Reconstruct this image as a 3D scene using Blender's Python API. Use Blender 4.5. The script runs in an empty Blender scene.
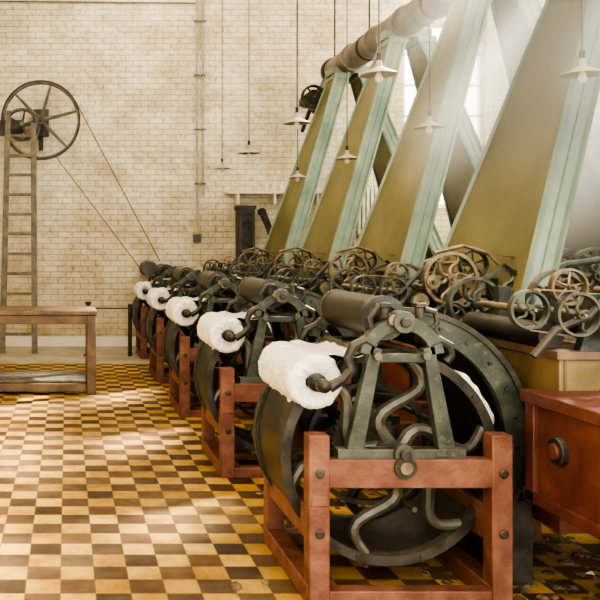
import bpy, math, random
from mathutils import Vector, Matrix, noise
random.seed(4)
C=bpy.context.scene.collection
pi=math.pi
bpy.context.scene.view_settings.view_transform='AgX'
try: bpy.context.scene.view_settings.look='AgX - High Contrast'
except Exception as ex: print(ex)
# ---------------------------------------------------------------- materials
def newmat(name):
    m=bpy.data.materials.new(name); m.use_nodes=True
    nt=m.node_tree; b=nt.nodes['Principled BSDF']
    return m,nt,b
def mat(name,c1,c2=None,scale=6,rough=.6,metal=0,bump=0,bscale=40,detail=6,lo=.35,hi=.65,rough2=None,dust=0,rub=None):
    m,nt,b=newmat(name)
    b.inputs['Roughness'].default_value=rough; b.inputs['Metallic'].default_value=metal
    b.inputs['Base Color'].default_value=(*c1,1)
    tc=nt.nodes.new('ShaderNodeTexCoord'); out=tc.outputs['Object']
    if c2:
        n=nt.nodes.new('ShaderNodeTexNoise'); n.inputs['Scale'].default_value=scale; n.inputs['Detail'].default_value=detail
        nt.links.new(out,n.inputs['Vector'])
        r=nt.nodes.new('ShaderNodeValToRGB'); r.color_ramp.elements[0].position=lo; r.color_ramp.elements[1].position=hi
        r.color_ramp.elements[0].color=(*c1,1); r.color_ramp.elements[1].color=(*c2,1)
        nt.links.new(n.outputs['Fac'],r.inputs['Fac']); col=r.outputs['Color']
        if rub:
            # worn patches where the paint has gone
            nr=nt.nodes.new('ShaderNodeTexNoise'); nr.inputs['Scale'].default_value=26; nr.inputs['Detail'].default_value=8; nr.inputs['Roughness'].default_value=.7; nt.links.new(out,nr.inputs['Vector'])
            rr=nt.nodes.new('ShaderNodeValToRGB'); rr.color_ramp.elements[0].position=.58; rr.color_ramp.elements[1].position=.66
            nt.links.new(nr.outputs['Fac'],rr.inputs['Fac'])
            mx=nt.nodes.new('ShaderNodeMixRGB'); nt.links.new(rr.outputs[0],mx.inputs['Fac']); nt.links.new(col,mx.inputs[1]); mx.inputs[2].default_value=(*rub,1); col=mx.outputs[0]
        if dust:
            g=nt.nodes.new('ShaderNodeNewGeometry'); sx=nt.nodes.new('ShaderNodeSeparateXYZ'); nt.links.new(g.outputs['Normal'],sx.inputs[0])
            mr=nt.nodes.new('ShaderNodeMapRange'); mr.inputs['From Min'].default_value=.35; mr.inputs['From Max'].default_value=1; mr.inputs['To Min'].default_value=0; mr.inputs['To Max'].default_value=dust
            nt.links.new(sx.outputs['Z'],mr.inputs['Value'])
            nd=nt.nodes.new('ShaderNodeTexNoise'); nd.inputs['Scale'].default_value=22; nd.inputs['Detail'].default_value=6; nt.links.new(out,nd.inputs['Vector'])
            ml=nt.nodes.new('ShaderNodeMath'); ml.operation='MULTIPLY'; nt.links.new(mr.outputs[0],ml.inputs[0]); nt.links.new(nd.outputs['Fac'],ml.inputs[1])
            mx=nt.nodes.new('ShaderNodeMixRGB'); nt.links.new(ml.outputs[0],mx.inputs['Fac']); nt.links.new(col,mx.inputs[1]); mx.inputs[2].default_value=(.42,.36,.27,1); col=mx.outputs[0]
        nt.links.new(col,b.inputs['Base Color'])
        if rough2 is not None:
            mr=nt.nodes.new('ShaderNodeMapRange'); mr.inputs['To Min'].default_value=rough; mr.inputs['To Max'].default_value=rough2
            nt.links.new(n.outputs['Fac'],mr.inputs['Value']); nt.links.new(mr.outputs['Result'],b.inputs['Roughness'])
    if bump:
        n2=nt.nodes.new('ShaderNodeTexNoise'); n2.inputs['Scale'].default_value=bscale; n2.inputs['Detail'].default_value=4
        nt.links.new(out,n2.inputs['Vector'])
        bp=nt.nodes.new('ShaderNodeBump'); bp.inputs['Strength'].default_value=bump; bp.inputs['Distance'].default_value=.01
        nt.links.new(n2.outputs['Fac'],bp.inputs['Height']); nt.links.new(bp.outputs['Normal'],b.inputs['Normal'])
    return m
IRON=mat('cast_iron',(.016,.016,.014),(.066,.058,.045),9,.30,.35,.25,60,rough2=.65,dust=.45)
GREEN=mat('green_iron',(.026,.034,.027),(.082,.088,.068),8,.34,.25,.25,50,rough2=.65,dust=.45,rub=(.12,.11,.08))
SPOKE=mat('spoke_iron',(.055,.052,.042),(.13,.12,.09),10,.36,.3,.2,50,dust=.4)
STEEL=mat('worn_steel',(.125,.10,.062),(.28,.225,.14),14,.38,.5,.15,70,dust=.3)
DRUM=mat('drum_wire',(.020,.019,.017),(.055,.048,.04),4,.28,.5,.2,120,rough2=.5,dust=.3)
RED=mat('red_paint',(.115,.036,.021),(.215,.094,.058),9,.42,0,.4,45,lo=.36,hi=.72,rough2=.7,rub=(.10,.06,.038))
REDD=mat('dark_red_wood',(.08,.021,.013),(.16,.052,.031),5,.42,0,.3,30,rough2=.6,rub=(.06,.03,.02))
YEL=mat('trough_wood',(.13,.088,.035),(.23,.16,.065),5,.5,0,.2,30)
COT=mat('cotton',(.76,.72,.64),(.90,.87,.81),20,1,0,1,110)
TEAL=mat('teal_paint',(.145,.215,.165),(.275,.34,.26),2.2,.42,.1,.15,30)
OLIVE=mat('olive_sheet',(.13,.117,.047),(.24,.215,.09),1.6,.48,0,.15,20,lo=.3,hi=.7)
DUCT=mat('duct_metal',(.12,.10,.088),(.27,.235,.20),3,.42,.3,.1,20)
LEATH=mat('leather_belt',(.12,.065,.03),(.20,.12,.06),9,.6,0,.1,60)
BRN=mat('brown_wood',(.075,.045,.027),(.17,.11,.063),5,.5,0,.3,25)
GREYW=mat('grey_wood',(.10,.088,.065),(.19,.17,.13),8,.7,0,.3,40)
ENAM=mat('enamel_shade',(.30,.27,.19),(.48,.43,.32),6,.45)
WHITEP=mat('white_paint',(.66,.62,.52),(.78,.74,.64),6,.5)
WASTE=mat('cotton_waste',(.07,.04,.022),(.24,.15,.09),12,1,0,1,50)
PLAST=mat('plaster',(.7,.65,.55),(.82,.77,.67),1.2,.9)
DARK=mat('dark_grey_paint',(.05,.05,.045),(.10,.092,.08),5,.6)

def brick():
    m,nt,b=newmat('painted_brick'); L=nt.links.new; N=nt.nodes.new
    tc=N('ShaderNodeTexCoord'); sp=N('ShaderNodeSeparateXYZ'); cb=N('ShaderNodeCombineXYZ')
    L(tc.outputs['Object'],sp.inputs[0]); ad=N('ShaderNodeMath'); ad.operation='ADD'
    L(sp.outputs['X'],ad.inputs[0]); L(sp.outputs['Y'],ad.inputs[1]); L(ad.outputs[0],cb.inputs['X']); L(sp.outputs['Z'],cb.inputs['Y'])
    br=N('ShaderNodeTexBrick'); L(cb.outputs[0],br.inputs['Vector'])
    br.inputs['Scale'].default_value=1; br.inputs['Brick Width'].default_value=.25; br.inputs['Row Height'].default_value=.095
    br.inputs['Mortar Size'].default_value=.008; br.inputs['Mortar Smooth'].default_value=.7; br.inputs['Bias'].default_value=-.1
    br.inputs['Color1'].default_value=(.81,.755,.61,1); br.inputs['Color2'].default_value=(.73,.665,.515,1); br.inputs['Mortar'].default_value=(.54,.465,.34,1)
    n=N('ShaderNodeTexNoise'); n.inputs['Scale'].default_value=1.3; n.inputs['Detail'].default_value=9; n.inputs['Roughness'].default_value=.72
    L(tc.outputs['Object'],n.inputs['Vector'])
    r=N('ShaderNodeValToRGB'); r.color_ramp.elements[0].position=.34; r.color_ramp.elements[1].position=.58
    r.color_ramp.elements[0].color=(.67,.60,.47,1); r.color_ramp.elements[1].color=(1,1,1,1); L(n.outputs['Fac'],r.inputs['Fac'])
    n2=N('ShaderNodeTexNoise'); n2.inputs['Scale'].default_value=16; n2.inputs['Detail'].default_value=5; L(tc.outputs['Object'],n2.inputs['Vector'])
    r2=N('ShaderNodeValToRGB'); r2.color_ramp.elements[0].position=.30; r2.color_ramp.elements[1].position=.46
    r2.color_ramp.elements[0].color=(.72,.65,.54,1); r2.color_ramp.elements[1].color=(1,1,1,1); L(n2.outputs['Fac'],r2.inputs['Fac'])
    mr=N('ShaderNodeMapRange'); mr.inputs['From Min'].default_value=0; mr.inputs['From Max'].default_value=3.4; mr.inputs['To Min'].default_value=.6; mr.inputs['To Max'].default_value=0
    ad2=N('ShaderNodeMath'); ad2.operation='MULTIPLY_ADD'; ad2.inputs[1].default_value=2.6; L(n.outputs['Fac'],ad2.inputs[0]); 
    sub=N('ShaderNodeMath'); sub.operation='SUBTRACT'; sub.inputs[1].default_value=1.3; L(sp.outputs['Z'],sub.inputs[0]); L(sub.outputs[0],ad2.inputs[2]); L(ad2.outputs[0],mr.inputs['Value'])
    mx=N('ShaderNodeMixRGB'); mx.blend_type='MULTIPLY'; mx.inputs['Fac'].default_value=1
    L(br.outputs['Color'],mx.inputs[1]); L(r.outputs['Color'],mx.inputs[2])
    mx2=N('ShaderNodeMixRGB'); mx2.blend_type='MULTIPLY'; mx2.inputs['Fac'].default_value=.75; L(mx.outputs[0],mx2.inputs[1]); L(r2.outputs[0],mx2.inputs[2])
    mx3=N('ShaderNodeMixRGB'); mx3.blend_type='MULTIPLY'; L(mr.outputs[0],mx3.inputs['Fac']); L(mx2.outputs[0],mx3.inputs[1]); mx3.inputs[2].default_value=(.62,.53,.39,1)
    L(mx3.outputs[0],b.inputs['Base Color'])
    b.inputs['Roughness'].default_value=.8
    bp=N('ShaderNodeBump'); bp.invert=True; bp.inputs['Strength'].default_value=.7; bp.inputs['Distance'].default_value=.010
    L(br.outputs['Fac'],bp.inputs['Height']); L(bp.outputs['Normal'],b.inputs['Normal'])
    return m
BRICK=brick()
def tiles():
    m,nt,b=newmat('checker_tiles'); L=nt.links.new; N=nt.nodes.new
    S=1/.165
    tc=N('ShaderNodeTexCoord')
    ck=N('ShaderNodeTexChecker'); ck.inputs['Scale'].default_value=S
    mp=N('ShaderNodeMapping'); mp.inputs['Location'].default_value=(.031,.07,.05); L(tc.outputs['Object'],mp.inputs['Vector']); L(mp.outputs[0],ck.inputs['Vector'])
    sc=N('ShaderNodeVectorMath'); sc.operation='SCALE'; sc.inputs['Scale'].default_value=S; L(mp.outputs[0],sc.inputs[0])
    fl=N('ShaderNodeVectorMath'); fl.operation='FLOOR'; L(sc.outputs[0],fl.inputs[0])
    wn=N('ShaderNodeTexWhiteNoise'); L(fl.outputs[0],wn.inputs['Vector'])
    r1=N('ShaderNodeValToRGB'); r1.color_ramp.elements[0].color=(.40,.225,.038,1); r1.color_ramp.elements[1].color=(.57,.36,.09,1); L(wn.outputs['Value'],r1.inputs['Fac'])
    r2=N('ShaderNodeValToRGB'); r2.color_ramp.elements[0].color=(.042,.021,.010,1); r2.color_ramp.elements[1].color=(.13,.067,.028,1); L(wn.outputs['Value'],r2.inputs['Fac'])
    mx=N('ShaderNodeMixRGB'); L(ck.outputs['Fac'],mx.inputs['Fac']); L(r2.outputs[0],mx.inputs[1]); L(r1.outputs[0],mx.inputs[2])
    n=N('ShaderNodeTexNoise'); n.inputs['Scale'].default_value=1.1; n.inputs['Detail'].default_value=8; n.inputs['Roughness'].default_value=.7; L(tc.outputs['Object'],n.inputs['Vector'])
    r3=N('ShaderNodeValToRGB'); r3.color_ramp.elements[0].position=.46; r3.color_ramp.elements[1].position=.78
    r3.color_ramp.elements[0].color=(.03,.03,.03,1); r3.color_ramp.elements[1].color=(.5,.5,.5,1); L(n.outputs['Fac'],r3.inputs['Fac'])
    mx2=N('ShaderNodeMixRGB'); L(r3.outputs[0],mx2.inputs['Fac']); L(mx.outputs[0],mx2.inputs[1]); mx2.inputs[2].default_value=(.36,.26,.12,1)
    n4=N('ShaderNodeTexNoise'); n4.inputs['Scale'].default_value=4.1; n4.inputs['Detail'].default_value=9; n4.inputs['Roughness'].default_value=.75; L(tc.outputs['Object'],n4.inputs['Vector'])
    r4=N('ShaderNodeValToRGB'); r4.color_ramp.elements[0].position=.36; r4.color_ramp.elements[1].position=.56; r4.color_ramp.elements[0].color=(.56,.49,.39,1); r4.color_ramp.elements[1].color=(1,1,1,1); L(n4.outputs['Fac'],r4.inputs['Fac'])
    mg=N('ShaderNodeMixRGB'); mg.blend_type='MULTIPLY'; mg.inputs['Fac'].default_value=1; L(mx2.outputs[0],mg.inputs[1]); L(r4.outputs[0],mg.inputs[2])
    fr=N('ShaderNodeVectorMath'); fr.operation='FRACTION'; L(sc.outputs[0],fr.inputs[0])
    sx=N('ShaderNodeSeparateXYZ'); L(fr.outputs[0],sx.inputs[0])
    def edge(o):
        a=N('ShaderNodeMath'); a.operation='PINGPONG'; a.inputs[1].default_value=.5; L(o,a.inputs[0])
        return a.outputs[0]
    mn=N('ShaderNodeMath'); mn.operation='MINIMUM'; L(edge(sx.outputs['X']),mn.inputs[0]); L(edge(sx.outputs['Y']),mn.inputs[1])
    lt=N('ShaderNodeMath'); lt.operation='LESS_THAN'; lt.inputs[1].default_value=.014; L(mn.outputs[0],lt.inputs[0])
    mx3=N('ShaderNodeMixRGB'); L(lt.outputs[0],mx3.inputs['Fac']); L(mg.outputs[0],mx3.inputs[1]); mx3.inputs[2].default_value=(.15,.09,.035,1)
    L(mx3.outputs[0],b.inputs['Base Color'])
    mr=N('ShaderNodeMapRange'); mr.inputs['To Min'].default_value=.38; mr.inputs['To Max'].default_value=.8; L(n.outputs['Fac'],mr.inputs['Value']); L(mr.outputs[0],b.inputs['Roughness'])
    b.inputs['Specular IOR Level'].default_value=.35
    return m
TILE=tiles()
CONC=mat('worn_concrete',(.33,.28,.20),(.47,.41,.31),2,.6,0,.2,10)

# ---------------------------------------------------------------- mesh builder
class MB:
    def __init__(s): s.v=[];s.f=[];s.m=[];s.mats=[]
    def mi(s,m):
        if m not in s.mats: s.mats.append(m)
        return s.mats.index(m)
    def add(s,vs,fs,m):
        o=len(s.v); s.v+= [tuple(p) for p in vs]; k=s.mi(m)
        for f in fs: s.f.append([o+i for i in f]); s.m.append(k)
    def box(s,x0,x1,y0,y1,z0,z1,m):
        vs=[(x,y,z) for x in(x0,x1) for y in(y0,y1) for z in(z0,z1)]
        s.add(vs,[(0,1,3,2),(4,6,7,5),(0,4,5,1),(2,3,7,6),(0,2,6,4),(1,5,7,3)],m)
    def beam(s,p1,p2,w,h,m,up=(0,0,1)):
        p1=Vector(p1);p2=Vector(p2);d=(p2-p1).normalized();u=Vector(up)
        if abs(d.dot(u))>.98:u=Vector((0,1,0))
        a=d.cross(u).normalized();b=a.cross(d).normalized()
        vs=[p+a*(w/2*i)+b*(h/2*j) for p in(p1,p2) for i in(-1,1) for j in(-1,1)]
        s.add(vs,[(0,1,3,2),(4,6,7,5),(0,4,5,1),(2,3,7,6),(0,2,6,4),(1,5,7,3)],m)
    def cyl(s,p1,p2,r,m,n=20,r2=None,caps=True):
        p1=Vector(p1);p2=Vector(p2);r2=r if r2 is None else r2
        d=(p2-p1).normalized();u=Vector((0,0,1)) if abs(d.z)<.9 else Vector((0,1,0))
        a=d.cross(u).normalized();b=a.cross(d)
        vs=[];
        for p,rr in((p1,r),(p2,r2)):
            for i in range(n):
                t=2*pi*i/n; vs.append(p+a*(rr*math.cos(t))+b*(rr*math.sin(t)))
        fs=[(i,(i+1)%n,n+(i+1)%n,n+i) for i in range(n)]
        if caps: fs+=[tuple(range(n))[::-1],tuple(range(n,2*n))]
        s.add(vs,fs,m)
    def extr(s,pts,y0,y1,m):
        n=len(pts); vs=[(x,y0,z) for x,z in pts]+[(x,y1,z) for x,z in pts]
        s.add(vs,[(i,(i+1)%n,n+(i+1)%n,n+i) for i in range(n)]+[tuple(range(n))[::-1],tuple(range(n,2*n))],m)
    def ring(s,c,ro,ri,y0,y1,m,n=56,a0=0,a1=360):
        full=abs(a1-a0)>=360; k=n if full else n+1
        vs=[]
        for i in range(k):
            t=math.radians(a0+(a1-a0)*i/n); cc,ss=math.cos(t),math.sin(t)
            for r,y in((ro,y0),(ro,y1),(ri,y1),(ri,y0)): vs.append((c[0]+r*cc,y,c[1]+r*ss))
        fs=[]
        for i in range(n):
            j=(i+1)%k
            for q in range(4): fs.append((4*i+q,4*i+(q+1)%4,4*j+(q+1)%4,4*j+q))
        if not full: fs+=[(0,1,2,3),(4*n+3,4*n+2,4*n+1,4*n)]
        s.add(vs,fs,m)
    def tube(s,pts,r,m,n=8,closed=False):
        pts=[Vector(p) for p in pts];k=len(pts);vs=[];ref=None
        for i,p in enumerate(pts):
            if closed: d=(pts[(i+1)%k]-pts[i-1])
            else: d=pts[min(i+1,k-1)]-pts[max(i-1,0)]
            d.normalize()
            if ref is None:
                u=Vector((0,1,0)) if abs(d.y)<.9 else Vector((0,0,1)); ref=u
            a=(ref-d*ref.dot(d)).normalized(); ref=a; b=d.cross(a)
            rr=r[i] if isinstance(r,(list,tuple)) else r
            for j in range(n):
                t=2*pi*j/n; vs.append(p+a*(rr*math.cos(t))+b*(rr*math.sin(t)))
        fs=[]
        for i in range(k if closed else k-1):
            i2=(i+1)%k
            for j in range(n): fs.append((i*n+j,i*n+(j+1)%n,i2*n+(j+1)%n,i2*n+j))
        if not closed: fs+=[tuple(range(n))[::-1],tuple(range((k-1)*n,k*n))]
        s.add(vs,fs,m)
    def wheel(s,c,R,y,w,m,nsp=6,curved=0,rim=.1,sr=.06,ph=0,hub=.16,yhub=1.6,mh=None):
        s.ring(c,R,R*(1-rim),y-w/2,y+w/2,m,40)
        s.cyl((c[0],y-w*yhub/2,c[1]),(c[0],y+w*yhub/2,c[1]),R*hub,mh or m,16)
        s.cyl((c[0],y-w*yhub/2-.03,c[1]),(c[0],y+w*yhub/2+.03,c[1]),R*hub*.45,STEEL,12)
        for k in range(nsp):
            t0=ph+2*pi*k/nsp; pts=[]
            for i in range(9):
                q=i/8; rr=R*(hub*.8+(1-rim*.6-hub*.8)*q); off=curved*R*math.sin(2*pi*q)
                pts.append((c[0]+rr*math.cos(t0)-off*math.sin(t0),y,c[1]+rr*math.sin(t0)+off*math.cos(t0)))
            s.tube(pts,[R*sr*(1.25-.5*i/8) for i in range(9)],m,6)
    def gear(s,c,R,y0,y1,m,teeth=28):
        pts=[]
        for i in range(teeth):
            for q,rr in((0,.92),(.3,1),(.55,1),(.85,.92)):
                t=2*pi*(i+q)/teeth; pts.append((c[0]+R*rr*math.cos(t),c[1]+R*rr*math.sin(t)))
        s.extr(pts,y0,y1,m)
    def mesh(s,name,angle=35):
        me=bpy.data.meshes.new(name); me.from_pydata(s.v,[],s.f)
        for m in s.mats: me.materials.append(m)
        me.polygons.foreach_set('material_index',s.m)
        me.polygons.foreach_set('use_smooth',[True]*len(s.f))
        me.update(); 
        import bmesh
        bm=bmesh.new(); bm.from_mesh(me); bmesh.ops.recalc_face_normals(bm,faces=bm.faces); bm.to_mesh(me); bm.free()
        me.set_sharp_from_angle(angle=math.radians(angle))
        return me
def obj(name,me,parent=None,loc=(0,0,0),bevel=0):
    if isinstance(me,MB): me=me.mesh(name)
    o=bpy.data.objects.new(name,me); C.objects.link(o); o.location=loc
    if parent: o.parent=parent
    if bevel:
        b=o.modifiers.new('bevel','BEVEL'); b.width=bevel; b.segments=2; b.limit_method='ANGLE'; b.angle_limit=math.radians(50)
    return o

# ---------------------------------------------------------------- room
WY=13.9
b=MB(); b.box(-3.3,9.3,-1,11.75,-.1,0,TILE); b.box(-3.3,9.3,11.75,WY,-.1,0,CONC); obj('floor',b)
def wall_with_holes(name,axis,pos,thick,a0,a1,z0,z1,holes,m):
    w=MB(); holes=sorted(holes); cur=a0
    def bx(p,q,r,s):
        if axis=='y': w.box(p,q,pos,pos+thick,r,s,m)
        else: w.box(pos,pos+thick,p,q,r,s,m)
    for h0,h1,hz0,hz1 in holes:
        bx(cur,h0,z0,z1); bx(h0,h1,z0,hz0); bx(h0,h1,hz1,z1); cur=h1
    bx(cur,a1,z0,z1); return obj(name,w)
BW=[(5.6,7.0,2.3,5.4),(7.5,8.95,2.3,5.4)]
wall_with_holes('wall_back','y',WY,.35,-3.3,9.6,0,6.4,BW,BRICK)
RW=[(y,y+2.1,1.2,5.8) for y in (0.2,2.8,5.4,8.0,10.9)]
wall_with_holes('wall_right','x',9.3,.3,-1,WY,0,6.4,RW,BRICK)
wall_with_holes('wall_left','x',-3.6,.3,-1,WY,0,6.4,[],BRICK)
def window(name,axis,pos,a0,a1,z0,z1):
    w=MB()
    def bx(p,q,r,s,t=.05):
        if axis=='y': w.box(p,q,pos,pos+t,r,s,WHITEP)
        else: w.box(pos,pos+t,p,q,r,s,WHITEP)
    bx(a0,a0+.07,z0,z1);bx(a1-.07,a1,z0,z1);bx(a0,a1,z0,z0+.07);bx(a0,a1,z1-.07,z1)
    for i in(1,2): x=a0+(a1-a0)*i/3; bx(x-.018,x+.018,z0,z1,.035)
    for i in range(1,6): z=z0+(z1-z0)*i/6; bx(a0,a1,z-.018,z+.018,.035)
    obj(name,w)
k=1
for h in BW: window('window_%d'%k,'y',WY+.12,*h); k+=1
for h in RW: window('window_%d'%k,'x',9.42,*h); k+=1
w=MB()
SL=[(.5,1.9),(5.2,8.6)]
cur=-3.6
for a,c in SL:
    w.box(cur,a,-1,WY,6.4,6.55,PLAST)
    y=-1
    while y<WY: w.box(a,c,y,min(y+.25,WY),6.4,6.55,PLAST); y+=2.1
    cur=c
w.box(cur,9.6,-1,WY,6.4,6.55,PLAST); obj('ceiling',w)
w=MB(); w.box(-3.3,9.3,WY-.03,WY,0,.16,PLAST); obj('baseboard_back',w)

# ---------------------------------------------------------------- carding machine parts
parts={}
f=MB()
for x in(1.13,1.95):
    for y in(0,.78):
        f.box(x-.047,x+.047,y-.045,y+.045,0,.77,RED)
        f.cyl((x,y-.05,.60),(x,y-.062,.60),.02,IRON,10); f.cyl((x,y-.05,.33),(x,y-.062,.33),.02,IRON,10)
    f.box(x-.035,x+.035,.03,.75,.27,.43,RED); f.box(x-.05,x+.05,-.03,.81,0,.09,RED)
for y in(0,.78):
    f.box(1.17,1.91,y-.038,y+.038,.53,.66,RED); f.box(1.17,1.91,y-.04,y+.04,0,.07,RED)
f.box(1.09,1.17,-.05,.0,.45,.50,RED)
parts['frame']=(f.mesh('machine_frame'),.008)
cx,cz=1.515,.625
d=MB()
d.ring((cx,cz),.51,.465,.14,.20,IRON,72)
d.ring((cx,cz),.495,.475,.20,.70,DRUM,72)
d.ring((cx,cz),.51,.455,.68,.73,IRON,72)
for a in(.205,.685): d.ring((cx,cz),.502,.485,a-.006,a+.006,GREEN,72)
for ph,y in((.3,.17),(.75,.69)):
    for kk in range(6):
        t0=ph+2*pi*kk/6; pts=[]
        for i in range(13):
            q=i/12; rr=.06+.41*q; off=.08*math.sin(2*pi*q)
            pts.append((cx+rr*math.cos(t0)-off*math.sin(t0),y,cz+rr*math.sin(t0)+off*math.cos(t0)))
        d.tube(pts,[.034-.010*i/12 for i in range(13)],SPOKE if y<.5 else IRON,8)
d.cyl((cx,.10,cz),(cx,.24,cz),.085,IRON,24); d.cyl((cx,-.06,cz),(cx,.82,cz),.028,STEEL,16)
d.cyl((cx,-.05,cz),(cx,.1,cz),.05,IRON,20)
for i in range(10):
    t=2*pi*i/10; p=(cx+.488*math.cos(t),cz+.488*math.sin(t)); d.cyl((p[0],.13,p[1]),(p[0],.15,p[1]),.009,IRON,8)
d.gear((cx,cz),.17,.48,.52,SPOKE,36)
for q in range(4):
    t=.5+q*pi/2; d.cyl((cx+.3*math.cos(t),.2,cz+.3*math.sin(t)),(cx+.3*math.cos(t),.68,cz+.3*math.sin(t)),.014,SPOKE,8)
d.ring((cx,cz),.31,.285,.42,.45,IRON,48)
parts['doffer_drum']=(d.mesh('doffer_drum'),0)
g=MB()
for y in(-.01,.74):
    y0,y1=y,y+.05
    g.extr([(1.255,.66),(1.335,.66),(1.425,1.15),(1.375,1.17)],y0,y1,GREEN)
    g.extr([(1.765,.66),(1.685,.66),(1.61,1.15),(1.66,1.17)],y0,y1,GREEN)
    g.extr([(1.30,.74),(1.36,.70),(1.70,.70),(1.72,.74),(1.70,.68),(1.32,.68)],y0+.01,y1-.01,GREEN)
    g.box(1.22,1.80,y0-.01,y1+.01,.655,.70,GREEN)
    g.ring((1.515,1.10),.195,.135,y0,y1,GREEN,24,10,170)
    g.box(1.37,1.66,y0+.005,y1-.005,1.09,1.13,GREEN)
    g.tube([(1.40,y+.02,1.16),(1.35,y+.02,1.19),(1.30,y+.02,1.165),(1.275,y+.02,1.11),(1.29,y+.02,1.06),(1.25,y+.02,1.01),(1.19,y+.02,.975)],[.022,.025,.024,.022,.02,.022,.028],IRON)
    g.tube([(1.63,y+.02,1.16),(1.69,y+.02,1.19),(1.735,y+.02,1.165),(1.745,y+.02,1.12),(1.72,y+.02,1.09)],[.02,.024,.022,.018,.02],IRON)
    g.tube([(1.39,y+.02,1.23),(1.37,y+.02,1.29),(1.41,y+.02,1.345),(1.45,y+.02,1.35)],.016,IRON)
    g.tube([(1.64,y+.02,1.23),(1.68,y+.02,1.27),(1.67,y+.02,1.32),(1.62,y+.02,1.33)],.014,IRON)
    g.cyl((1.515,y-.03,1.275),(1.515,y+.07,1.275),.05,GREEN,20)
    g.cyl((1.515,y-.045,1.275),(1.515,y-.02,1.275),.022,IRON,12)
    for sx in(1.44,1.60): g.cyl((sx,y+.02,1.29),(sx,y+.02,1.345),.02,IRON,10); g.cyl((sx,y+.02,1.34),(sx,y+.02,1.36),.03,IRON,8)
    g.cyl((1.515,y-.03,.68),(1.515,y,.68),.045,GREEN,20); g.cyl((1.515,y-.05,.68),(1.515,y-.03,.68),.025,IRON,12)
g.cyl((1.40,-.03,1.12),(1.40,.80,1.12),.02,SPOKE,10); g.cyl((1.62,-.03,1.12),(1.62,.80,1.12),.02,SPOKE,10)
parts['bracket']=(g.mesh('bracket'),.004)
def fuzzroll(c,r,y0,y1,amp=.007,n=120,k=64,seed=0):
    mb=MB(); vs=[]
    prof=[(.30,y0+.02),(.42,y0+.010),(.58,y0+.0),(.74,y0-.008),(.88,y0-.006),(.96,y0+.004)]+[(1,y0+.014+(y1-y0-.028)*i/k) for i in range(k+1)]+[(.96,y1-.004),(.85,y1+.004),(.35,y1)]
    for (q,y) in prof:
        for j in range(n):
            t=2*pi*j/n
            P=Vector((math.cos(t)*1.6,y*1.2+seed,math.sin(t)*1.6)); P1=Vector((math.cos(t)*r*26,y*20,math.sin(t)*r*26)); P2=Vector((math.cos(t)*r*90,y*80,math.sin(t)*r*90))
            rr=r*q+amp*(noise.noise(P)*1.6+noise.noise(P1)*.9+noise.noise(P2)*.6)
            vs.append((c[0]+rr*math.cos(t),y+(noise.noise(P1*.9+Vector((3,1,q*5)))*.016 if y<y0+.02 else 0),c[1]+rr*math.sin(t)))
    fs=[]
    for i in range(len(prof)-1):
        for j in range(n):
            j2=(j+1)%n; fs.append((i*n+j,i*n+j2,(i+1)*n+j2,(i+1)*n+j))
    mb.add(vs,fs,COT); return mb
r_=fuzzroll((1.16,.985),.128,.10,.74)
r_.cyl((1.16,.07,.985),(1.16,.14,.985),.042,IRON,16); r_.cyl((1.16,-.03,.985),(1.16,.8,.985),.020,IRON,12)
r_.cyl((1.16,-.02,.985),(1.16,.02,.985),.032,IRON,12); r_.cyl((1.16,.73,.985),(1.16,.78,.985),.05,IRON,16)
parts['cotton_roll']=(r_.mesh('cotton_roll',180),0)
def web(c,r,th,y0,y1,a0,a1,n=40,k=26,seed=0):
    mb=MB(); vs=[];
    for i in range(k+1):
        y=y0+(y1-y0)*i/k
        for j in range(n+1):
            t=math.radians(a0+(a1-a0)*j/n+ (4*noise.noise(Vector((y*12+seed,0,0))) if j in(0,n) else 0))
            rr=r+th+.010*noise.noise(Vector((t*12,y*14,seed)))+(-th if j in(0,n) or i in(0,k) else 0)
            vs.append((c[0]+rr*math.cos(t),y,c[1]+rr*math.sin(t)))
    for i in range(k):
        for j in range(n):
            a=i*(n+1)+j; mb.f.append([a,a+1,a+n+2,a+n+1]); mb.m.append(0)
    mb.v=[tuple(v) for v in vs]; mb.mats=[COT]; return mb
wb=web((cx,cz),.495,.014,.20,.68,96,150)
w2=web((cx,cz),.507,.03,.15,.68,16,48,seed=5)
wb.add(w2.v,w2.f,COT)
sh=[];n_=14
for i in range(n_+1):
    y_=.12+.6*i/n_
    for j,(px,pz) in enumerate([(1.20,1.105),(1.25,1.112),(1.30,1.10),(1.36,1.095),(1.42,1.115)]):
        sh.append((px,y_,pz+.008*noise.noise(Vector((px*9,y_*9,2)))))
fs=[]
for i in range(n_):
    for j in range(4): fs.append((i*5+j,i*5+j+1,(i+1)*5+j+1,(i+1)*5+j))
wb.add(sh,fs,COT)
parts['cotton_web']=(wb.mesh('cotton_web',180),0)
t=MB()
t.cyl((1.47,.10,1.285),(1.47,.74,1.285),.098,DRUM,40)
t.cyl((1.47,-.03,1.285),(1.47,.82,1.285),.025,STEEL,12)
t.ring((1.47,1.285),.104,.06,.085,.115,GREEN,32); t.ring((1.47,1.285),.104,.06,.725,.755,GREEN,32)
t.cyl((1.66,.08,1.20),(1.66,.76,1.20),.055,DRUM,28); t.cyl((1.31,.08,1.05),(1.31,.74,1.05),.04,DRUM,24)
parts['top_roller']=(t.mesh('top_roller'),0)
c=MB(); mc=(1.60,.70)
c.ring(mc,.61,.50,.22,.27,GREEN,48,-32,104)
c.ring(mc,.60,.57,.27,.86,IRON,48,-20,92)
c.ring(mc,.625,.60,.205,.28,IRON,48,-32,104)
c.ring(mc,.61,.50,.84,.89,GREEN,48,-32,104)
for a in range(-20,100,15):
    q=math.radians(a); c.cyl((mc[0]+.555*math.cos(q),.21,mc[1]+.555*math.sin(q)),(mc[0]+.555*math.cos(q),.225,mc[1]+.555*math.sin(q)),.010,IRON,8)
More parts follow.
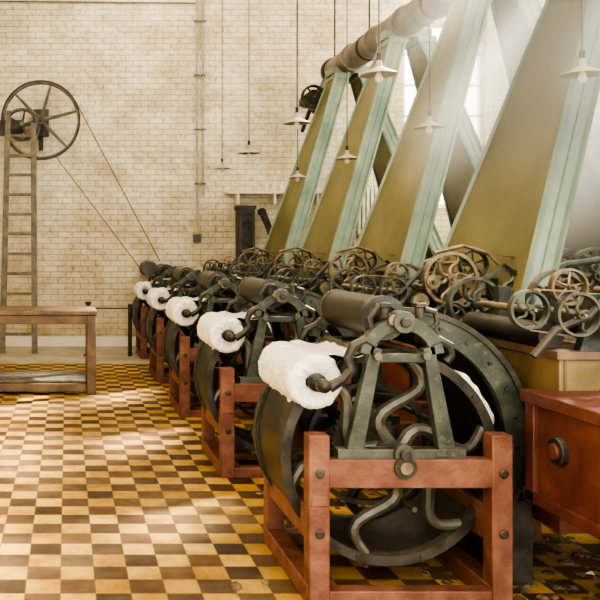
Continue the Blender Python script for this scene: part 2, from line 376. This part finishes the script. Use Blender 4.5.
for a in range(0,90,9):
    q=math.radians(a); c.beam((mc[0]+.61*math.cos(q),.27,mc[1]+.61*math.sin(q)),(mc[0]+.61*math.cos(q),.85,mc[1]+.61*math.sin(q)),.02,.02,IRON)
c.box(2.08,2.22,.2,.9,0,.40,IRON)
parts['cylinder_casing']=(c.mesh('cylinder_casing'),0)
y=MB()
y.box(2.24,3.95,.02,.86,.86,1.12,YEL); y.box(2.22,3.97,.0,.88,1.10,1.14,BRN)
for x in(2.26,): y.box(x,x+.012,.012,.022,.88,1.10,BRN)
y.box(2.26,3.95,.05,.83,.30,.86,REDD)
for x in(2.55,3.2,3.88):
    for yy in(.04,.84): y.box(x-.05,x+.05,yy-.05,yy+.05,0,.9,RED)
y.extr([(2.12,.46),(2.12,.94),(2.95,.94),(2.95,.46)],-.78,.06,REDD)
y.box(2.09,2.97,-.80,.08,.905,.96,REDD); y.box(2.10,2.13,-.79,.07,.455,.51,REDD)
y.box(2.10,2.135,-.02,.05,.46,.92,REDD)
y.cyl((2.09,-.20,.735),(2.125,-.20,.735),.06,IRON,24); y.cyl((2.078,-.20,.735),(2.10,-.20,.735),.036,REDD,16)
for yy in(-.25,): y.box(2.40,2.46,yy,yy+.06,0,.5,IRON); y.box(2.85,2.91,yy,yy+.06,0,.5,IRON)
for yy in(.6,-.55): y.box(2.85,2.91,yy,yy+.06,0,.5,IRON)
parts['body']=(y.mesh('machine_body'),.006)
h=MB()
W=[((2.68,1.40),.19,-.06,.05,STEEL,6,.10),((3.02,1.27),.20,-.14,.045,SPOKE,5,.14),((3.42,1.36),.16,-.04,.05,STEEL,6,0),
   ((2.30,1.31),.10,-.02,.04,GREEN,5,.1),((3.62,1.10),.17,-.12,.05,STEEL,6,.08),((2.86,1.50),.10,-.02,.05,GREEN,5,0),
   ((2.66,1.10),.13,-.08,.03,SPOKE,6,.1),((3.72,1.42),.20,-.02,.05,GREEN,6,.12),((3.28,1.12),.10,-.10,.06,STEEL,5,0),((2.1,1.33),.09,.02,.04,GREEN,5,.1),
   ((2.75,1.32),.17,.90,.05,SPOKE,6,.1),((3.55,1.34),.2,.92,.05,GREEN,6,.1),((3.15,1.42),.13,.93,.05,STEEL,6,0),((2.3,1.3),.15,.94,.05,GREEN,6,.1),
   ((2.45,1.42),.09,.3,.04,STEEL,5,0),((2.98,1.45),.08,.4,.04,STEEL,5,0),((3.52,1.48),.11,.35,.04,SPOKE,5,.1)]
for c_,R,yy,wd,m_,ns,cv in W:
    h.wheel(c_,R,yy,wd,m_,ns,cv,.12,.07,random.random())
    y0,y1=(yy,.45) if yy<.42 else (.45,yy)
    h.cyl((c_[0],y0,c_[1]),(c_[0],y1,c_[1]),.016,STEEL,10)
for c_,R,t_ in(((2.90,1.13),.07,22),((3.20,1.33),.06,20),((3.50,1.20),.08,26),((2.46,1.24),.06,18),((3.05,1.27),.09,30),((2.55,1.38),.05,18),((3.34,1.22),.05,18)):
    h.gear(c_,R,-.10,-.06,STEEL,t_); h.cyl((c_[0],-.12,c_[1]),(c_[0],.1,c_[1]),.015,STEEL,10)
for x in(2.40,2.68,3.02,3.42,3.72):
    for yy in(.04,.82):
        h.extr([(x-.07,1.13),(x+.07,1.13),(x+.03,1.28),(x+.035,1.40),(x-.035,1.40),(x-.03,1.28)],yy-.025,yy+.025,GREEN)
h.cyl((2.5,.06,1.24),(2.5,.82,1.24),.07,DRUM,24); h.cyl((2.85,.06,1.24),(2.85,.82,1.24),.09,DRUM,24); h.cyl((3.6,.06,1.24),(3.6,.82,1.24),.09,DRUM,24); h.cyl((2.25,.1,1.2),(2.25,.85,1.2),.06,DRUM,20)
h.tube([(2.45,-.18,1.02),(2.7,-.18,1.10),(2.95,-.18,1.24),(3.2,-.18,1.40),(3.42,-.18,1.50),(3.7,-.18,1.54)],[.022,.026,.03,.03,.026,.02],GREEN)
h.tube([(2.1,-.02,1.12),(2.2,-.02,1.24),(2.35,-.02,1.30),(2.5,-.02,1.46),(2.62,-.02,1.55)],.018,IRON)
h.tube([(3.0,-.16,1.50),(3.1,-.16,1.42),(3.05,-.16,1.33),(3.12,-.16,1.24),(3.3,-.16,1.2)],.014,IRON)
h.tube([(2.55,-.1,1.58),(2.75,-.1,1.63),(2.92,-.1,1.58),(3.0,-.1,1.5)],.014,STEEL)
def belt(c1,r1,c2,r2,yy):
    d_=Vector((c2[0]-c1[0],c2[1]-c1[1])); L_=d_.length; an=math.atan2(d_.y,d_.x)
    off=math.acos(max(-1,min(1,(r1-r2)/L_)))
    for sgn in(1,-1):
        t=an+sgn*off
        h.beam((c1[0]+r1*math.cos(t),yy,c1[1]+r1*math.sin(t)),(c2[0]+r2*math.cos(t),yy,c2[1]+r2*math.sin(t)),.04,.006,LEATH,up=(math.cos(t),0,math.sin(t)))
belt((2.68,1.40),.192,(3.42,1.36),.162,-.05); belt((3.02,1.27),.203,(3.62,1.10),.173,-.13)
belt((2.1,1.33),.092,(2.30,1.31),.102,0)
parts['gear_train']=(h.mesh('gear_train'),0)

YO=[3.78+2.12*i for i in range(5)]
for side in(0,1):
    for i,yo in enumerate(YO):
        e=bpy.data.objects.new('carding_machine',None); C.objects.link(e); e.empty_display_size=.2
        if side: e.location=(8.55,yo,0); e.scale=(-1,1,1)
        else: e.location=(0,yo,0)
        for nm,(me,bv) in parts.items(): obj(nm,me,e,bevel=bv)

# ---------------------------------------------------------------- extraction hoods
def hood():
    mb=MB(); T=.165
    zb,zt=1.145,4.22
    xb,xt=2.99,4.02; wb_,wt=.74,.19
    def sec(z):
        q=(z-zb)/(zt-zb); return xb+(xt-xb)*q, wb_+(wt-wb_)*q
    n=10; vs=[]
    for i in range(n+1):
        z=zb+(zt-zb)*i/n; x,w_=sec(z)
        vs+=[(x,-w_,z),(x+T,-w_,z),(x+T,w_,z),(x,w_,z)]
    side=[];broad=[]
    for i in range(n):
        a=4*i;bb=4*i+4
        side+=[(a,a+1,bb+1,bb),(a+2,a+3,bb+3,bb+2)]; broad+=[(a+3,a,bb,bb+3),(a+1,a+2,bb+2,bb+1)]
    mb.add(vs,broad+[(0,3,2,1),(4*n,4*n+1,4*n+2,4*n+3)],OLIVE); mb.add(vs,side,TEAL)
    for sy in(-1,1):
        for dx in(-.006,T+.006):
            mb.beam((xb+dx,sy*(wb_+.006),zb),(xt+dx,sy*(wt+.006),zt),.028,.028,TEAL)
        mb.beam((xb+T/2,sy*(wb_+.003),zb),(xt+T/2,sy*(wt+.003),zt),.012,.012,TEAL)
    mb.box(xt-.03,xt+T+.03,-wt-.03,wt+.03,zt-.05,zt+.02,TEAL)
    return mb.mesh('extraction_hood')
HM=hood()
for i,yo in enumerate(YO):
    if i==0: continue
    for side in(0,1):
        o=obj('extraction_hood',HM,loc=(0 if not side else 8.55,yo+.38,0))
        if side: o.scale=(-1,1,1)
# ---------------------------------------------------------------- overhead duct
b=MB(); PX,PZ,PR=4.2,4.42,.18
b.cyl((PX,4.6,PZ),(PX,13.25,PZ),PR,DUCT,40)
for yy in [4.6+.95*i for i in range(10)]: b.ring((PX,PZ),PR+.025,PR-.02,yy-.02,yy+.02,DUCT,40)
for yo in YO[1:]:
    b.box(PX-.24,PX+.32,yo+.2,yo+.56,PZ-.18,PZ-.08,TEAL)
for yy in(5.3,7.4,9.5,11.6,13.1):
    b.cyl((PX,yy,PZ+PR),(PX,yy,6.395),.012,IRON,8); b.ring((PX,PZ),PR+.012,PR,yy-.03,yy+.03,IRON,40)
b.tube([(PX-.0,13.15,PZ-.1),(PX-.1,13.15,PZ-.28),(PX-.2,13.15,PZ-.45)],[.15,.13,.11],DUCT,16)
b.wheel((PX-.38,PZ-.45),.19,12.95,.06,IRON,6,0,.18,.09); b.cyl((PX-.38,12.9,PZ-.45),(PX-.38,13.35,PZ-.45),.11,IRON,20)
b.cyl((PX-.2,13.0,PZ-.5),(PX-.2,13.3,PZ-.5),.17,DARK,24)
b.beam((PX-.3,13.3,PZ-.4),(PX-.3,13.88,PZ-.4),.08,.08,IRON); b.beam((PX-.3,13.3,PZ-.5),(PX-.3,13.85,PZ-.85),.05,.05,IRON)
obj('overhead_duct',b)

# ---------------------------------------------------------------- pendant lamps
def lamp(z0,sc=1):
    mb=MB(); n=32
    prof=[(.0,.10),(.022,.10),(.026,.07),(.035,.045),(.06,.03),(.15,-.012),(.155,-.02),(.148,-.018),(.06,.02),(.02,.03)]
    vs=[];fs=[]
    for r,z in prof:
        for j in range(n): t=2*pi*j/n; vs.append((sc*max(r,.0005)*math.cos(t),sc*max(r,.0005)*math.sin(t),z*sc))
    for i in range(len(prof)-1):
        for j in range(n): fs.append((i*n+j,i*n+(j+1)%n,(i+1)*n+(j+1)%n,(i+1)*n+j))
    mb.add(vs,fs,ENAM)
    mb.cyl((0,0,.09*sc),(0,0,.16*sc),.018,IRON,12)
    vs=[];fs=[];pr=[(.014,.03),(.016,.0),(.03,-.03),(.034,-.05),(.028,-.07),(.012,-.083),(.001,-.086)]
    for r,z in pr:
        for j in range(16): t=2*pi*j/16; vs.append((sc*r*math.cos(t),sc*r*math.sin(t),z*sc))
    for i in range(len(pr)-1):
        for j in range(16): fs.append((i*16+j,i*16+(j+1)%16,(i+1)*16+(j+1)%16,(i+1)*16+j))
    mb.add(vs,fs,WHITEP)
    mb.cyl((0,0,.15*sc),(0,0,6.39-z0),.006,DARK,6); mb.cyl((0,0,6.35-z0),(0,0,6.39-z0),.05,IRON,12)
    return mb
for (x,yy,z,s_) in [(2.6,6.96,3.08,1),(2.6,9.44,3.05,1),(2.6,11.93,3.0,1),(2.47,13.3,2.91,.9),
                 (3.3,5.35,2.74,.85),(3.3,7.6,2.73,.85),(3.3,9.84,2.69,.85),(3.3,11.95,2.65,.85)]:
    obj('pendant_lamp',lamp(z,s_),loc=(x,yy,z))

# ---------------------------------------------------------------- wall pulley wheel with belts
b=MB(); wc=(-.42,3.68)
b.wheel(wc,.63,13.4,.10,GREYW,6,0,.07,.045,.25,.12,2)
b.ring(wc,.635,.61,13.33,13.47,IRON,48)
b.wheel((-.72,3.60),.26,13.32,.10,DARK,5,0,.14,.07,.1)
b.cyl((wc[0],13.25,wc[1]),(wc[0],13.89,wc[1]),.035,IRON,14)
b.cyl((-.72,13.25,3.60),(-.72,13.89,3.60),.03,IRON,14)
b.box(-.56,-.30,13.82,13.89,3.48,3.93,DARK); b.beam((-.43,13.55,3.64),(-.43,13.86,3.27),.07,.07,DARK); b.box(-.52,-.34,13.5,13.6,3.59,3.79,DARK)
b.box(-1.15,-.75,13.8,13.89,3.5,3.75,DARK)
b.beam((.14,13.4,3.98),(1.48,13.3,1.42),.05,.012,LEATH,up=(1,0,.5)); b.beam((-.18,13.4,3.10),(1.17,13.3,1.3),.05,.012,LEATH,up=(1,0,.5))
b.cyl((1.32,13.25,1.3),(1.32,13.89,1.3),.12,DARK,20)
obj('belt_pulley',b)
b=MB()
b.beam((-1.0,12.9,0),(-.93,13.2,3.8),.06,.09,GREYW,up=(1,0,0)); b.beam((-.50,12.9,0),(-.53,13.2,3.6),.06,.09,GREYW,up=(1,0,0))
for i in range(11):
    z=.3+.31*i; q=z/3.9; b.beam((-.99+.06*q,12.9+.31*q,z),(-.50-.03*q,12.9+.31*q,z),.06,.045,GREYW)
obj('ladder',b,bevel=.006)
b=MB(); X0,X1,Y0,Y1=-1.9,.33,9.2,10.0
b.box(X0,X1,Y0,Y1,.88,.93,BRN); b.box(X0+.03,X1-.03,Y0+.03,Y0+.08,.78,.88,BRN); b.box(X0+.03,X1-.03,Y1-.08,Y1-.03,.78,.88,BRN)
for x in(X0+.06,-.9,X1-.11):
    for yy in(Y0+.02,Y1-.12): 
        if x==-.9 and yy<9.5: continue
        b.box(x,x+.10,yy,yy+.10,0,.88,BRN)
b.box(X0+.05,X1-.12,Y0+.03,Y0+.08,.03,.12,BRN)
for i in range(4): b.box(X0+.05,X1-.12,Y0+.1+i*.19,Y0+.27+i*.19,.12,.15,GREYW)
b.box(X0+.05,X1-.12,Y1-.08,Y1-.03,.03,.12,BRN)
obj('work_table',b,bevel=.008)
b=MB(); b.cyl((.32,12.6,0),(.32,12.6,.78),.03,IRON,12); b.cyl((.32,12.6,.78),(.32,12.6,.82),.045,IRON,12); b.cyl((.32,12.6,0),(.32,12.6,.03),.07,IRON,16); b.beam((.32,12.6,.72),(.95,12.6,.72),.02,.02,IRON); b.cyl((.95,12.6,0),(.95,12.6,.78),.03,IRON,12)
obj('guard_rail',b)

# ---------------------------------------------------------------- wall fixtures
b=MB()
for x,z0 in((2.16,1.85),(2.26,2.5)):
    b.cyl((x,13.865,z0),(x,13.865,6.39),.020,ENAM,10)
    for z in(2.7,3.6,4.5,5.4): b.box(x-.04,x+.04,13.84,13.895,z-.015,z+.015,GREYW)
b.box(2.10,2.22,13.82,13.895,1.74,1.86,DARK)
b.beam((-3.2,13.87,5.75),(2.16,13.87,5.70),.02,.02,GREYW)
obj('wall_conduit',b)
b=MB(); b.box(2.62,4.3,13.62,13.895,2.52,2.56,WHITEP)
for x in(2.8,3.4,4.1): b.extr([(x-.02,2.52),(x+.02,2.52),(x+.02,2.35),(x-.02,2.35)],13.64,13.895,WHITEP)
for i in range(5): 
    x=3.15+.13*i; b.cyl((x,13.76,2.56),(x,13.76,2.66+.03*(i%3)),.035,WHITEP,14); b.cyl((x,13.76,2.66),(x,13.76,2.74),.015,WHITEP,10)
obj('wall_shelf',b)
b=MB()
for i in range(9): b.box(4.78+i*.07,4.825+i*.07,13.70,13.84,1.85,2.62,WHITEP)
b.cyl((4.74,13.77,2.55),(5.42,13.77,2.55),.03,WHITEP,10); b.cyl((4.74,13.77,1.92),(5.42,13.77,1.92),.03,WHITEP,10)
for x in(4.8,5.36): b.box(x-.02,x+.02,13.8,13.895,1.95,2.0,IRON); b.box(x-.02,x+.02,13.8,13.895,2.5,2.55,IRON)
b.cyl((4.74,13.77,1.92),(4.74,13.77,0),.025,WHITEP,10)
obj('radiator',b)
b=MB(); b.box(2.80,3.04,13.5,13.88,0,2.28,DARK); b.box(2.78,3.06,13.48,13.89,2.26,2.32,DARK); b.box(2.83,3.01,13.49,13.5,1.2,2.2,IRON); b.cyl((2.98,13.45,1.6),(2.98,13.5,1.6),.02,STEEL,10)
obj('switch_cabinet',b)
b=MB(); b.beam((3.16,13.55,2.25),(3.62,13.55,1.1),.05,.10,IRON,up=(1,0,0)); b.box(3.45,3.8,13.4,13.7,0,1.12,IRON); b.cyl((3.16,13.5,2.22),(3.16,13.6,2.22),.06,IRON,14)
obj('belt_shift_lever',b)

# ---------------------------------------------------------------- cotton waste on floor
b=MB()
def clump(x,y_,r,hh,m,s):
    n=14;k=6;vs=[];fs=[]
    for i in range(k+1):
        ph=pi/2*i/k
        for j in range(n):
            t=2*pi*j/n; q=1+.6*noise.noise(Vector((math.cos(t)*1.8+s,math.sin(t)*1.8,ph*2)))
            vs.append((x+r*q*math.cos(ph)*math.cos(t),y_+r*q*math.cos(ph)*math.sin(t),max(.001,hh*q*math.sin(ph)) if i else .001))
    for i in range(k):
        for j in range(n): fs.append((i*n+j,i*n+(j+1)%n,(i+1)*n+(j+1)%n,(i+1)*n+j))
    fs.append(tuple(range(k*n,(k+1)*n))); b.add(vs,fs,m)
for i in range(320):
    x=random.uniform(1.7,2.8); yy=random.uniform(3.35,5.6)
    clump(x,yy,random.uniform(.008,.04),random.uniform(.004,.02),random.choice([WASTE,WASTE,WASTE,COT if random.random()<.12 else WASTE]),i*1.7)
for i in range(20): clump(random.uniform(1.2,2.0),random.uniform(4.2,5.8),random.uniform(.01,.03),.01,WASTE,i*2.1)
clump(.80,3.95,.03,.025,WASTE,9); clump(.95,4.0,.02,.015,WASTE,3)
obj('cotton_waste',b)

# ---------------------------------------------------------------- haze volume added to imitate glare around the near hood (density fades with distance)
b=MB(); b.box(-2.6,2.8,-2.9,5.5,-1.8,2.2,WHITEP)
vm=bpy.data.materials.new('glare_volume'); vm.use_nodes=True; nt=vm.node_tree; nt.nodes.clear()
tc=nt.nodes.new('ShaderNodeTexCoord'); ln=nt.nodes.new('ShaderNodeVectorMath'); ln.operation='LENGTH'
mp=nt.nodes.new('ShaderNodeMapping'); mp.inputs['Scale'].default_value=(1,.85,1.3); nt.links.new(tc.outputs['Object'],mp.inputs['Vector']); nt.links.new(mp.outputs[0],ln.inputs[0])
mr=nt.nodes.new('ShaderNodeMapRange'); mr.interpolation_type='SMOOTHSTEP'; mr.inputs['From Min'].default_value=0; mr.inputs['From Max'].default_value=2.4
mr.inputs['To Min'].default_value=.85; mr.inputs['To Max'].default_value=0; nt.links.new(ln.outputs['Value'],mr.inputs['Value'])
vs_=nt.nodes.new('ShaderNodeVolumeScatter'); vs_.inputs['Color'].default_value=(1,.985,.92,1); vs_.inputs['Anisotropy'].default_value=.35
nt.links.new(mr.outputs[0],vs_.inputs['Density'])
ou=nt.nodes.new('ShaderNodeOutputMaterial'); nt.links.new(vs_.outputs[0],ou.inputs['Volume'])
b.mats=[vm]; obj('glare_haze',b,loc=(4.45,5.6,2.85))
# ---------------------------------------------------------------- light
wd=bpy.data.worlds.new('World'); bpy.context.scene.world=wd; wd.use_nodes=True
bg=wd.node_tree.nodes['Background']; bg.inputs['Color'].default_value=(1,.925,.77,1); bg.inputs['Strength'].default_value=4.9
l=bpy.data.lights.new('sun','SUN'); l.energy=30; l.color=(1,.89,.70); l.angle=math.radians(5)
s=bpy.data.objects.new('sun',l); C.objects.link(s); s.location=(9,12,8)
s.rotation_euler=Vector((-.62,-.42,-.66)).to_track_quat('-Z','Y').to_euler()
# ---------------------------------------------------------------- camera
cam=bpy.data.cameras.new('camera'); co=bpy.data.objects.new('camera',cam); C.objects.link(co)
co.location=(0,0,1.6); co.rotation_euler=(pi/2,0,0); cam.sensor_width=36; cam.lens=50.1
cam.shift_x=(300-67)/600; cam.shift_y=-50/600
bpy.context.scene.camera=co
